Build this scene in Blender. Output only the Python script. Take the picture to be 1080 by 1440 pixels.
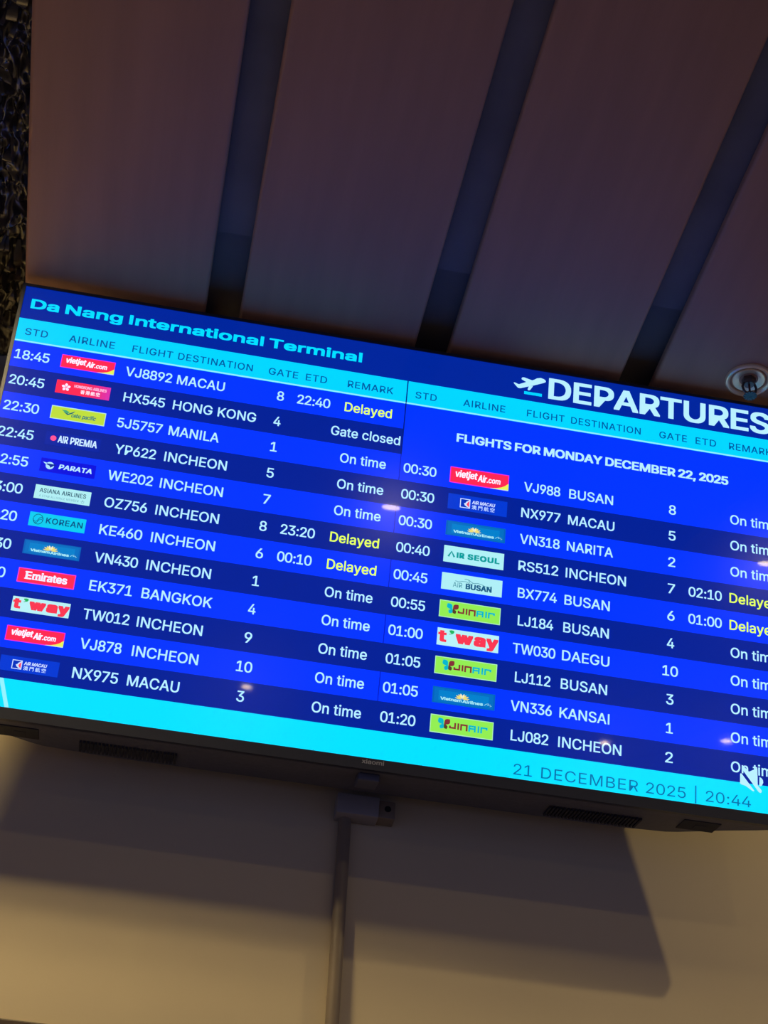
import bpy, bmesh, math, random
from mathutils import Vector, Matrix, noise
from mathutils.geometry import tessellate_polygon

for o in list(bpy.data.objects):
    bpy.data.objects.remove(o)
S = bpy.context.scene
COL = S.collection

# ---------------------------------------------------------------- camera
cam_data = bpy.data.cameras.new('camera')
cam_data.sensor_fit = 'VERTICAL'
cam_data.sensor_height = 24.0
cam_data.lens = 24.0 * 2467.25 / 1440.0
cam_data.clip_start = 0.05
cam_data.clip_end = 100
cam = bpy.data.objects.new('camera', cam_data)
COL.objects.link(cam)
cam.matrix_world = Matrix((
    (0.98241468, -0.15276206, -0.10735523, 0.0),
    (-0.17801507, -0.59290251, -0.78535167, 0.0),
    (0.05632075, 0.79065186, -0.60967008, 1.6),
    (0, 0, 0, 1)))
S.camera = cam

# ---------------------------------------------------------------- world, exposure
S.view_settings.view_transform = 'Standard'
S.view_settings.look = 'None'
S.view_settings.exposure = 0.0
S.view_settings.gamma = 1.0
S.view_settings.use_curve_mapping = False
world = bpy.data.worlds.new('world')
S.world = world
world.use_nodes = True
bg = world.node_tree.nodes['Background']
bg.inputs[0].default_value = (0.34, 0.42, 1.0, 1)
bg.inputs[1].default_value = 0.19

LAMP_WARM = (1.0, 0.78, 0.38)
# x, y, radius of the lens, radiance, label
WASH = 'added warm round downlight, unseen past the left end of the television, washing the cream wall'  # added, unseen lamps that give the wall its soft wash and shadow fade
LAMPS = [
    (0.480, 1.335, 0.022, 170.0, 'small downlight mirrored as the pink glint by the column divider, under Gate closed'),
    (1.440, 1.355, 0.022, 170.0, 'small downlight mirrored as the pink glint at the right screen edge, above 02:10'),
    (1.665, 2.015, 0.013, 4100.0, 'small downlight to the right of the sprinkler, throwing the sharp television shadow on the wall'),
    (0.310, -1.28, 0.020, 420.0, 'small downlight mirrored as the pink glint by gate 3 near the foot of the board'),
    (1.770, -1.38, 0.020, 420.0, 'small downlight mirrored as the pink glint on the lowest INCHEON at the right'),
    (2.140, -0.98, 0.020, 420.0, 'small downlight mirrored as the pink glint beside the lowest On time but one'),
    (-0.600, 1.86, 0.055, 262.0, WASH),
    (-0.600, 1.99, 0.055, 262.0, WASH),
    (-0.600, 2.11, 0.055, 245.0, WASH),
]

# ---------------------------------------------------------------- helpers
def lin(c):
    c = c / 255.0
    return c / 12.92 if c <= 0.04045 else ((c + 0.055) / 1.055) ** 2.4

def L3(rgb):
    return tuple(lin(v) for v in rgb) + (1.0,)

def nodes(m):
    m.use_nodes = True
    return m.node_tree.nodes, m.node_tree.links, m.node_tree.nodes['Principled BSDF']

def plain(name, rgb, rough=0.6, metal=0.0, spec=0.5, var=0.0, scale=8.0, bump=0.0, stretch=None):
    m = bpy.data.materials.new(name)
    N, K, p = nodes(m)
    p.inputs['Base Color'].default_value = L3(rgb)
    p.inputs['Roughness'].default_value = rough
    p.inputs['Metallic'].default_value = metal
    p.inputs['Specular IOR Level'].default_value = spec
    if var or bump:
        tc = N.new('ShaderNodeTexCoord')
        mp = N.new('ShaderNodeMapping')
        if stretch:
            mp.inputs['Scale'].default_value = stretch
        nz = N.new('ShaderNodeTexNoise')
        nz.inputs['Scale'].default_value = scale
        nz.inputs['Detail'].default_value = 6
        K.new(tc.outputs['Object'], mp.inputs['Vector'])
        K.new(mp.outputs['Vector'], nz.inputs['Vector'])
        if var:
            rp = N.new('ShaderNodeValToRGB')
            a = [min(1, v * (1 - var)) for v in L3(rgb)[:3]]
            b = [min(1, v * (1 + var)) for v in L3(rgb)[:3]]
            rp.color_ramp.elements[0].position = 0.3
            rp.color_ramp.elements[1].position = 0.7
            rp.color_ramp.elements[0].color = (*a, 1)
            rp.color_ramp.elements[1].color = (*b, 1)
            K.new(nz.outputs['Fac'], rp.inputs['Fac'])
            K.new(rp.outputs['Color'], p.inputs['Base Color'])
        if bump:
            bp = N.new('ShaderNodeBump')
            bp.inputs['Strength'].default_value = bump
            bp.inputs['Distance'].default_value = 0.004
            K.new(nz.outputs['Fac'], bp.inputs['Height'])
            K.new(bp.outputs['Normal'], p.inputs['Normal'])
    return m

SCREEN_ROUGH = 0.20
SCREEN_SPEC = 0.28
_em = {}
def glow(rgb):
    """lit screen pixels of one colour, under the screen's own satin surface"""
    if rgb in _em:
        return _em[rgb]
    m = bpy.data.materials.new('screen_%02x%02x%02x' % rgb)
    N, K, p = nodes(m)
    p.inputs['Base Color'].default_value = (0.003, 0.003, 0.004, 1)
    p.inputs['Roughness'].default_value = SCREEN_ROUGH
    p.inputs['Specular IOR Level'].default_value = SCREEN_SPEC
    p.inputs['Coat Weight'].default_value = 0.12
    p.inputs['Coat Roughness'].default_value = 0.03
    # channels at full drive shine past what the photograph could hold
    p.inputs['Emission Color'].default_value = tuple(lin(v) * (1.2 if v == 255 else 1.0) for v in rgb) + (1.0,)
    p.inputs['Emission Strength'].default_value = 1.0
    _em[rgb] = m
    return m

def link(name, me, parent=None):
    o = bpy.data.objects.new(name, me)
    COL.objects.link(o)
    if parent is not None:
        o.parent = parent
    return o

def tag(o, label=None, cat=None, group=None, kind=None):
    if label: o['label'] = label
    if cat: o['category'] = cat
    if group: o['group'] = group
    if kind: o['kind'] = kind
    return o

def bm_obj(name, bm, mat, parent=None, smooth=False):
    me = bpy.data.meshes.new(name)
    bmesh.ops.recalc_face_normals(bm, faces=bm.faces)
    bm.to_mesh(me)
    bm.free()
    me.materials.append(mat)
    if smooth:
        for f in me.polygons:
            f.use_smooth = True
        me.set_sharp_from_angle(angle=math.radians(38))
    return link(name, me, parent)

def add_box(bm, x0, x1, y0, y1, z0, z1, bevel=0.0, seg=2):
    r = bmesh.ops.create_cube(bm, size=1.0)
    for v in r['verts']:
        v.co = Vector(((x0 + x1) / 2 + v.co.x * (x1 - x0), (y0 + y1) / 2 + v.co.y * (y1 - y0), (z0 + z1) / 2 + v.co.z * (z1 - z0)))
    if bevel:
        es = {e for v in r['verts'] for e in v.link_edges}
        bmesh.ops.bevel(bm, geom=list(es), offset=bevel, segments=seg, affect='EDGES', profile=0.5)

def add_tube(bm, p0, p1, r0, r1=None, n=24):
    p0 = Vector(p0); p1 = Vector(p1); r1 = r0 if r1 is None else r1
    d = p1 - p0
    q = d.to_track_quat('Z', 'Y').to_matrix().to_4x4()
    bmesh.ops.create_cone(bm, cap_ends=True, segments=n, radius1=r0, radius2=r1, depth=d.length,
                          matrix=Matrix.Translation((p0 + p1) / 2) @ q)

def add_lathe(bm, prof, n=48, axis_at=(0, 0, 0), close=False):
    """prof: (radius, z) pairs turned about z"""
    rings = []
    ax = Vector(axis_at)
    for r, z in prof:
        rings.append([bm.verts.new(ax + Vector((r * math.cos(2 * math.pi * k / n), r * math.sin(2 * math.pi * k / n), z))) for k in range(n)])
    m = len(rings)
    for i in range(m if close else m - 1):
        a, b = rings[i], rings[(i + 1) % m]
        for k in range(n):
            bm.faces.new((a[k], a[(k + 1) % n], b[(k + 1) % n], b[k]))
    if not close:
        for ring in (rings[0], rings[-1]):
            if ring[0].co != ring[1].co:
                bm.faces.new(ring)

# ---------------------------------------------------------------- glyph outlines (cap height 1000)
GLYPHS_RAW = r"""A	943	32,0 396,1000 543,1000 910,0 777,0 564,595 519,732 456,940 482,940 418,729 374,595 167,0;216,279 216,391 727,391 727,279
B	897	118,0 118,1000 474,1000 569,991 646,964 706,923 749,869 774,805 783,735 777,677 760,629 734,591 700,562 661,540 619,524 619,515 667,506 714,483 756,447 791,399 814,340 821,268 813,196 787,131 742,77 677,35 592,9 485,0;245,112 481,112 581,123 648,157 686,207 699,268 692,317 673,361 642,399 601,429 549,447 488,454 245,454;245,561 468,561 520,566 566,582 605,608 635,642 654,683 660,732 649,793 614,843 556,877 472,888 245,888
C	1003	526,-13 403,2 295,49 205,125 137,227 94,352 79,499 94,647 137,773 205,875 295,951 403,998 526,1013 599,1008 669,991 733,964 790,926 840,879 880,822 910,758 930,685 803,685 788,733 765,776 737,812 702,842 663,866 620,883 574,893 526,896 438,884 361,850 296,793 246,715 214,617 203,499 214,382 246,284 296,207 361,150 439,116 526,104 574,107 620,118 663,135 702,158 737,188 765,225 788,267 803,315 930,315 911,243 881,178 840,122 791,74 734,37 669,9 600,-8
D	987	430,0 189,0 189,112 422,112 534,124 625,159 695,216 745,293 775,389 785,502 775,614 745,709 696,785 628,842 541,876 434,888 183,888 183,1000 443,1000 579,985 693,940 785,868 852,769 894,646 907,502 893,357 852,233 783,134 689,60 571,15;245,1000 245,0 118,0 118,1000
E	823	118,0 118,1000 732,1000 732,888 245,888 245,562 699,562 699,450 245,450 245,112 738,112 738,0
F	806	118,0 118,1000 726,1000 726,888 245,888 245,547 681,547 681,435 245,435 245,0
G	1023	528,-13 403,2 294,49 204,125 136,227 93,353 79,499 93,647 136,773 203,875 293,951 400,998 521,1013 597,1008 669,990 735,961 793,922 842,874 883,818 913,755 932,685 802,685 784,732 761,773 733,809 700,839 662,864 620,882 573,892 521,896 436,884 360,850 295,793 246,715 214,617 203,499 214,382 246,285 296,207 362,150 440,116 528,104 608,113 678,140 735,183 779,242 806,314 815,398 854,391 556,391 556,503 940,503 940,393 926,278 886,179 823,97 740,37 641,-1
H	1016	118,0 118,1000 245,1000 245,568 771,568 771,1000 898,1000 898,0 771,0 771,456 245,456 245,0
I	591	61,0 61,112 232,112 232,888 61,888 61,1000 530,1000 530,888 359,888 359,112 530,112 530,0
J	779	364,-13 281,-5 209,21 148,64 102,124 74,197 65,286 65,340 192,340 192,286 204,205 239,146 294,110 364,98 433,110 487,146 522,205 534,286 534,1000 661,1000 661,286 652,197 624,124 578,64 518,21 446,-5
K	917	205,286 205,425 273,513 343,596 416,677 715,1000 881,1000 454,542 448,543;118,0 118,1000 245,1000 245,657 244,442 245,380 245,0;732,0 369,509 448,608 882,0
L	772	118,0 118,1000 245,1000 245,112 710,112 710,0
M	1235	118,0 118,1000 298,1000 545,368 565,312 588,241 612,165 632,96 604,96 625,162 649,238 672,311 693,368 936,1000 1116,1000 1116,0 991,0 991,572 992,643 993,725 995,812 997,899 1008,899 978,805 947,713 919,633 896,572 672,0 562,0 335,572 313,631 285,710 254,801 220,899 234,899 236,818 238,731 239,646 240,572 240,0
N	1029	118,0 118,1000 268,1000 674,359 713,296 762,210 813,108 796,105 788,213 785,309 784,383 784,1000 911,1000 911,0 760,0 397,570 349,650 291,749 211,889 234,892 240,754 244,645 246,572 246,0
O	1048	525,-13 403,2 296,49 206,125 137,227 94,352 79,499 94,647 137,773 206,875 296,951 403,998 525,1013 647,998 754,951 844,875 912,773 955,647 969,499 955,352 912,227 844,125 754,49 647,2;525,104 610,115 687,149 752,205 803,283 835,382 846,499 835,618 803,717 752,795 687,851 610,885 525,896 439,885 362,850 297,794 246,716 214,618 203,499 214,382 246,284 297,206 362,150 439,115
P	874	118,0 118,1000 462,1000 568,990 653,958 719,909 766,845 794,769 803,683 794,598 766,522 719,457 653,407 568,376 462,365 215,365 215,477 457,477 528,483 584,503 626,535 655,577 672,627 677,683 672,740 655,789 626,831 584,862 527,882 456,889 245,889 245,0
Q	1048	482,313 615,313 726,166 754,128 921,-94 788,-94 679,52 651,90;525,-13 403,2 296,49 206,125 137,227 94,352 79,499 94,647 137,773 206,875 296,951 403,998 525,1013 647,998 754,951 844,875 912,773 955,647 969,499 955,352 912,227 844,125 754,49 647,2;525,104 610,115 687,149 752,205 803,283 835,382 846,499 835,618 803,717 752,795 687,851 610,885 525,896 439,885 362,850 297,794 246,716 214,618 203,499 214,382 246,284 297,206 362,150 439,115
R	883	118,0 118,1000 464,1000 569,990 655,960 721,913 767,851 795,777 805,692 795,607 767,534 721,473 654,427 569,398 464,389 189,389 189,501 459,501 530,507 585,524 627,553 656,591 673,637 679,692 673,748 656,796 627,835 585,864 529,882 458,889 245,889 245,0;694,0 452,450 595,450 841,0
S	878	440,-17 338,-9 251,18 179,61 126,118 90,188 75,268 205,268 217,216 243,172 280,139 327,115 381,101 440,97 504,102 562,118 610,145 648,181 671,224 679,274 673,317 653,352 622,379 582,402 481,437 361,470 251,512 169,568 132,615 110,670 102,732 113,811 147,880 201,936 270,979 353,1005 446,1013 540,1005 621,978 689,936 741,882 775,817 788,743 663,743 642,810 594,860 526,891 442,901 382,896 329,880 285,855 253,822 233,783 226,738 234,692 257,656 292,627 333,606 417,577 519,549 612,518 660,496 705,467 744,432 776,388 796,336 803,272 792,195 760,125 707,66 636,21 546,-8
T	882	62,888 62,1000 819,1000 819,888 505,888 505,0 379,0 379,888
U	1017	509,-16 398,-5 303,30 225,85 166,157 130,243 118,340 118,1000 244,1000 244,350 252,282 277,222 315,172 368,134 433,109 509,101 585,109 650,134 702,172 740,222 764,282 772,350 772,1000 899,1000 899,340 887,243 850,157 792,85 714,30 619,-5
V	943	401,0 32,1000 166,1000 378,405 423,270 487,60 461,60 525,271 569,405 776,1000 910,1000 546,0
W	1349	305,0 32,1000 162,1000 321,385 345,286 367,184 387,78 372,78 393,184 415,286 440,385 602,1000 746,1000 907,385 933,286 956,184 977,78 960,78 981,184 1003,286 1028,385 1186,1000 1316,1000 1042,0 895,0 723,635 691,769 660,934 687,934 658,776 625,635 453,0
X	932	36,0 427,559 427,464 58,1000 205,1000 350,787 401,710 439,647 479,574 456,574 495,646 534,710 587,787 734,1000 877,1000 509,470 509,564 896,0 750,0 574,254 528,324 491,384 453,454 481,454 443,386 405,326 357,254 180,0
Y	928	400,0 400,409 32,1000 179,1000 378,677 437,574 491,453 440,453 494,576 551,677 749,1000 895,1000 527,409 527,0
Z	862	82,0 82,91 538,757 602,846 670,935 684,893 561,889 438,888 79,888 79,1000 780,1000 780,907 332,253 263,158 191,65 177,107 299,111 421,112 785,112 785,0
a	765	314,-17 247,-10 186,10 134,42 94,88 68,144 60,212 66,270 85,316 114,352 152,380 197,400 246,414 350,432 459,446 496,452 521,462 537,477 542,501 542,505 537,547 524,583 502,612 471,633 432,646 385,650 335,646 293,634 259,615 231,591 211,565 197,538 81,572 112,633 154,680 205,715 261,738 321,751 381,756 470,746 517,731 562,708 602,675 634,630 655,570 662,494 662,0 544,0 544,102 536,102 495,48 464,23 423,2 374,-12;335,89 397,96 448,115 488,145 518,183 536,226 542,271 542,373 510,358 455,346 394,337 345,330 264,312 230,296 203,274 186,244 181,206 185,171 200,142 224,119 255,103 292,93
b	834	451,-16 389,-10 339,7 300,33 271,61 232,115 220,115 220,0 103,0 103,1000 223,1000 223,628 232,628 270,680 299,708 337,733 387,750 450,756 538,744 615,709 679,652 727,575 757,481 767,371 757,261 727,166 679,89 616,32 539,-4;433,92 497,101 549,129 591,172 621,229 639,297 645,372 639,447 621,513 591,569 550,612 497,639 433,648 369,640 317,613 276,572 246,517 228,450 221,372 228,294 246,226 276,170 318,128 370,101
c	778	407,-16 312,-4 230,32 161,90 110,167 78,261 67,368 78,478 110,572 161,649 230,707 312,744 407,756 461,752 511,741 558,724 600,700 637,669 668,633 693,591 711,544 595,515 571,568 531,611 476,639 407,648 340,639 285,610 243,565 213,508 195,441 189,368 195,297 213,231 243,174 285,130 340,101 407,91 477,101 532,130 573,174 598,230 713,201 696,153 671,110 639,73 602,42 559,17 512,-1 461,-12
d	834	384,-16 296,-4 219,32 155,89 107,166 77,261 67,371 77,481 108,575 156,652 220,709 297,744 385,756 448,750 497,733 536,708 565,680 602,628 611,628 611,1000 731,1000 731,0 615,0 615,115 603,115 564,61 534,33 496,7 446,-10;402,92 465,101 517,128 559,170 589,226 607,294 613,372 607,450 589,517 559,572 518,613 465,640 402,648 337,639 284,612 243,569 213,513 195,447 189,372 195,297 213,229 243,172 285,129 338,101
e	794	417,-16 316,-4 230,32 161,90 109,167 78,260 67,367 78,475 109,569 159,647 226,706 308,743 403,756 464,751 522,735 578,709 628,670 670,619 702,554 723,475 730,381 730,333 147,333 147,434 664,434 609,397 603,467 585,528 556,578 516,617 465,641 403,649 341,641 288,616 245,578 214,530 195,474 189,415 189,349 196,273 217,209 251,158 297,121 353,98 417,91 460,94 499,104 532,120 561,143 584,172 601,207 717,179 694,124 659,77 612,38 555,9 490,-10
f	499	448,746 448,643 13,643 13,746;158,0 158,848 166,907 188,955 222,993 266,1020 316,1036 368,1042 437,1036 477,1024 447,921 422,928 383,932 336,925 303,904 285,870 279,823 279,0
g	836	407,-296 330,-291 263,-274 207,-249 162,-216 126,-178 99,-136 199,-80 239,-130 267,-154 303,-173 349,-187 407,-191 489,-180 555,-148 598,-92 612,-11 612,134 602,134 563,82 534,54 496,31 446,15 383,9 298,20 221,52 157,105 108,177 77,268 67,376 77,484 108,577 157,652 221,709 298,744 385,756 448,750 498,733 537,708 566,680 605,627 615,627 615,746 732,746 732,-17 721,-106 689,-177 637,-230 571,-267 493,-289;403,116 466,124 518,148 559,186 590,238 608,302 614,379 608,454 590,519 560,573 519,614 466,640 403,648 338,639 285,612 243,570 213,516 195,451 189,379 195,305 214,241 244,188 286,149 339,124
h	806	223,446 223,0 103,0 103,1000 223,1000 223,565 201,565 243,653 299,712 368,745 447,756 518,748 580,724 631,685 670,631 694,560 702,472 702,0 582,0 582,462 571,540 537,598 483,635 413,647 362,641 316,624 278,595 248,556 230,506
i	328	103,0 103,746 223,746 223,0;164,870 133,876 106,894 87,919 81,950 87,981 106,1006 133,1024 164,1030 197,1024 224,1006 242,981 248,950 242,919 224,894 197,876
j	328	103,746 223,746 223,-59 218,-123 200,-178 169,-222 127,-254 73,-274 7,-281 -19,-281 -19,-170 4,-170 49,-163 80,-141 97,-106 103,-57;164,870 132,876 105,894 87,919 81,950 87,981 105,1006 132,1024 164,1030 196,1024 223,1006 242,981 248,950 242,919 223,894 196,876
k	748	216,268 216,416 237,416 559,746 708,746 362,392 348,392;103,0 103,1000 223,1000 223,0;578,0 291,365 376,450 732,0
l	372	274,-5 198,6 145,40 114,93 103,166 103,1000 223,1000 223,194 227,151 236,122 255,107 287,102 315,103 334,107 355,5 318,-2
m	1199	103,0 103,746 220,746 221,581 211,581 231,635 260,680 297,715 338,739 384,754 431,759 506,747 565,709 607,652 631,579 614,579 633,631 663,674 702,710 748,737 801,754 858,759 921,752 977,731 1025,695 1063,646 1087,581 1095,501 1095,0 974,0 974,499 963,568 929,615 880,641 823,650 776,644 736,629 703,603 679,570 664,531 659,486 659,0 539,0 539,511 529,567 497,611 450,640 392,650 350,645 310,629 275,604 247,568 229,523 223,468 223,0
n	805	223,446 223,0 103,0 103,746 219,746 220,565 201,565 243,653 299,712 368,745 447,756 518,748 580,724 631,685 669,631 694,560 702,472 702,0 582,0 582,462 571,540 537,598 483,635 413,647 362,641 316,624 278,595 248,556 230,506
o	816	407,-16 312,-4 230,32 161,90 110,167 78,261 67,368 78,478 110,572 161,649 230,707 312,744 407,756 504,744 587,707 655,649 706,572 738,478 749,368 738,261 706,167 655,90 587,32 504,-4;407,91 476,101 531,130 574,174 604,231 622,297 628,368 622,441 604,507 574,565 531,610 476,639 407,648 340,639 285,610 243,565 213,508 195,441 189,368 195,297 213,231 243,174 285,130 340,101
p	834	103,-281 103,746 220,746 220,628 232,628 270,680 299,708 337,733 387,750 450,756 538,744 615,709 679,652 727,575 757,481 767,371 757,261 727,166 679,89 616,32 539,-4 451,-16 389,-10 339,7 301,33 271,61 232,115 223,115 223,-281;433,92 497,101 549,129 591,172 621,229 639,297 645,372 639,447 621,513 591,569 550,612 497,639 433,648 369,640 317,613 276,572 246,517 228,450 221,372 228,294 246,226 276,170 318,128 370,101
q	834	731,-281 611,-281 611,115 602,115 564,61 534,33 496,7 446,-10 384,-16 296,-4 219,32 155,89 107,166 77,261 67,371 77,481 108,575 156,652 220,709 297,744 385,756 448,750 497,733 536,708 565,680 603,628 615,628 615,746 731,746;402,92 465,101 517,128 559,170 589,226 607,294 613,372 607,450 589,517 559,572 518,613 465,640 402,648 337,639 284,612 243,569 213,513 195,447 189,372 195,297 213,229 243,172 285,129 338,101
r	509	103,0 103,746 219,746 219,631 227,631 255,682 300,722 355,748 419,756 451,756 479,754 479,634 452,638 407,640 357,635 313,618 276,592 247,557 229,515 223,466 223,0
s	717	358,-16 285,-10 220,7 166,35 121,74 89,125 70,185 185,209 207,156 244,118 294,97 356,89 426,98 481,122 515,159 527,202 520,238 499,267 465,289 417,305 293,334 205,365 142,409 104,467 92,538 101,599 128,652 170,695 226,728 293,749 368,756 439,750 499,732 548,704 588,667 617,622 637,570 527,545 508,585 477,620 431,645 368,654 307,646 257,623 224,588 213,545 221,507 244,478 282,456 338,438 451,411 540,381 602,337 639,280 651,209 642,147 614,93 570,47 511,13 439,-9
t	447	401,746 401,643 13,643 13,746;128,926 248,926 248,192 253,150 267,120 294,104 335,98 364,100 397,105 419,3 377,-5 331,-8 245,4 181,42 141,102 128,183
u	806	358,-10 288,-2 226,21 175,60 136,115 111,186 103,273 103,746 223,746 223,283 235,206 269,147 323,111 393,99 444,104 490,122 528,151 557,190 576,240 582,300 582,746 702,746 702,0 586,0 586,181 604,181 562,92 505,33 437,1
v	765	319,0 34,746 166,746 325,305 367,171 404,41 362,41 399,171 440,305 599,746 730,746 445,0
w	1115	270,0 44,746 171,746 262,420 302,268 344,81 324,81 365,265 405,420 495,746 622,746 711,420 750,267 791,81 769,81 812,266 852,420 944,746 1070,746 844,0 724,0 627,338 599,442 571,551 544,664 571,664 544,551 516,442 487,338 391,0
x	744	41,0 337,429 336,336 56,746 197,746 290,601 352,498 407,405 345,405 398,498 458,601 554,746 691,746 410,332 410,421 703,0 564,0 454,168 393,267 340,357 402,357 351,267 291,168 180,0
y	765	93,-272 121,-168 140,-172 174,-177 204,-175 231,-165 256,-145 278,-114 296,-70 319,-3 34,746 166,746 325,305 367,170 404,41 361,41 398,171 440,305 600,746 730,746 401,-114 376,-167 347,-210 313,-243 274,-267 230,-281 180,-285 127,-281
z	748	82,0 82,90 499,628 499,635 94,635 94,746 654,746 654,650 248,118 248,111 666,111 666,0
0	891	446,-13 342,2 255,47 186,122 135,223 104,349 94,499 104,649 136,776 187,878 256,952 343,998 446,1013 548,998 635,952 704,878 755,776 786,649 797,499 786,349 755,223 705,122 636,47 549,2;446,97 513,109 570,145 616,203 649,283 669,382 676,499 669,618 649,717 616,797 570,855 513,891 446,903 377,891 320,855 275,797 242,717 222,618 215,499 222,382 242,283 275,203 320,145 377,109
1	891	150,0 150,107 768,107 768,0;542,1000 542,0 417,0 417,881 411,881 169,703 169,839 390,1000
2	891	126,0 126,93 460,450 555,555 587,600 611,642 625,685 630,730 623,780 605,823 575,857 537,883 491,898 440,903 385,897 339,880 301,851 273,813 255,766 250,711 129,711 139,796 169,869 218,930 281,976 357,1004 442,1013 527,1004 601,976 663,932 710,875 739,808 749,732 744,677 729,624 702,569 660,508 525,353 300,119 300,111 765,111 765,0
3	891	428,-13 341,-5 261,19 192,59 138,113 102,180 86,259 215,259 226,211 249,171 282,139 325,116 374,103 430,98 488,103 541,119 585,146 618,183 640,229 647,285 641,337 621,386 588,427 540,459 476,480 395,487 308,487 308,588 566,881 566,889 137,889 137,1000 732,1000 732,905 415,547 415,568 518,567 606,542 677,498 729,437 762,365 772,285 761,202 728,130 676,70 607,24 523,-4
4	891	78,207 78,311 485,1000 611,1000 213,326 213,319 812,319 812,207;554,0 554,238 554,287 554,624 674,624 674,0
5	891	435,-13 350,-5 275,22 212,64 163,118 130,183 117,256 240,256 250,213 271,175 302,143 341,118 385,103 435,98 492,105 543,127 585,160 617,205 638,258 644,319 637,380 616,435 583,480 540,515 488,537 428,544 378,540 329,528 285,508 252,483 132,497 189,1000 720,1000 720,889 296,889 263,593 268,593 305,619 349,639 399,651 451,656 517,649 578,631 632,601 678,561 716,511 745,454 763,390 768,321 758,229 725,149 674,81 607,30 526,-3
6	891	445,-13 357,-3 280,29 215,79 166,146 135,227 125,318 133,392 157,470 201,560 270,669 496,1000 633,1000 297,513 286,513 302,541 324,565 352,587 385,603 421,614 462,617 547,608 621,579 681,533 727,471 755,396 764,309 754,221 723,143 674,78 609,28 532,-3;445,95 500,102 548,123 587,156 618,199 637,251 644,309 637,368 618,419 587,462 548,494 500,515 445,521 390,515 342,495 302,463 271,420 252,370 246,311 252,252 271,200 302,156 342,123 390,102
7	891	191,0 636,881 636,889 122,889 122,1000 768,1000 768,882 324,0
8	891	445,-13 350,-4 266,22 198,65 146,121 113,189 102,266 108,327 128,384 158,433 199,474 246,504 300,520 300,525 234,554 182,605 149,672 138,748 148,820 178,884 225,938 287,979 361,1005 445,1013 528,1005 602,979 663,938 710,884 740,820 750,748 739,672 706,605 655,554 591,525 591,520 643,504 690,474 730,433 761,384 781,327 788,266 777,189 744,121 692,65 623,22 540,-4;445,97 507,102 560,118 603,145 635,180 655,223 662,272 655,325 634,371 600,409 556,438 504,456 445,462 385,456 333,438 289,409 255,371 234,325 227,272 233,223 253,180 285,145 329,118 382,102;445,569 495,574 539,590 576,616 604,650 622,691 628,738 622,785 605,826 577,859 541,884 496,899 445,904 393,899 349,884 312,859 284,826 267,785 261,738 267,691 284,650 312,616 349,590 394,574
9	891	444,1013 532,1003 610,971 674,921 723,854 754,773 764,682 756,608 733,530 688,440 619,331 394,0 256,0 593,487 604,487 588,459 565,435 537,413 505,397 468,386 428,383 343,392 269,421 209,467 163,529 134,604 125,691 135,780 166,858 216,922 280,972 357,1003;444,905 390,898 342,877 302,844 272,801 253,749 246,691 253,632 272,581 302,538 342,506 390,485 444,479 499,485 548,505 588,537 618,580 637,631 644,689 637,748 618,800 588,844 548,877 500,898
:	369	187,-9 153,-2 124,17 104,46 97,81 104,115 124,144 153,164 187,170 222,164 251,144 271,115 277,81 271,46 251,17 222,-2;187,532 153,539 124,558 104,587 97,621 104,656 124,685 153,705 187,711 222,705 251,685 271,656 277,621 271,587 251,558 222,539
,	369	74,-235 133,140 269,140 166,-235
.	369	187,-9 153,-2 124,17 104,46 97,81 104,115 124,144 153,164 187,170 222,164 251,144 271,115 277,81 271,46 251,17 222,-2
|	452	278,1322 278,-322 173,-322 173,1322
'	405	153,624 138,1000 266,1000 252,624
澳	1966	885,1242 955,1136 1008,1036 1103,1087 1047,1181 975,1284;1427,1288 1376,1184 1315,1081 1392,1044 1459,1136 1531,1242;1288,849 1390,728 1474,615 1551,678 1466,786 1364,904;167,1527 339,1417 484,1311 574,1429 424,1527 256,1630;75,995 252,893 405,794 489,914 335,1006 159,1099;118,-49 250,-132 390,175 521,497 403,580 260,240;1152,1305 1152,1016 847,1016 847,912 1077,912 962,791 830,700 868,654 896,607 1032,717 1152,851 1152,607 1262,607 1262,912 1582,912 1582,1016 1262,1016 1262,1305;1140,1653 1073,1459 651,1459 651,486 782,486 782,1337 1647,1337 1647,495 1783,495 1783,1459 1221,1459 1301,1624;1140,519 1119,405 545,405 545,279 1075,279 1019,191 939,115 831,53 689,2 509,-37 551,-96 584,-159 776,-110 930,-48 1050,28 1140,119 1205,224 1285,111 1385,17 1506,-59 1649,-117 1814,-157 1853,-90 1903,-29 1744,0 1607,45 1490,107 1395,185 1321,279 1866,279 1866,405 1264,405 1284,519
門	1966	745,1150 745,961 326,961 326,1150;745,1262 326,1262 326,1435 745,1435;1647,1150 1647,959 1209,959 1209,1150;1647,1262 1209,1262 1209,1435 1647,1435;1726,1559 1069,1559 1069,835 1647,835 1647,45 1643,16 1627,1 1596,-4 1478,-6 1288,-2 1320,-79 1343,-155 1565,-150 1706,-128 1759,-94 1788,-39 1797,45 1797,1559;181,1559 181,-157 326,-157 326,837 885,837 885,1559
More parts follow.
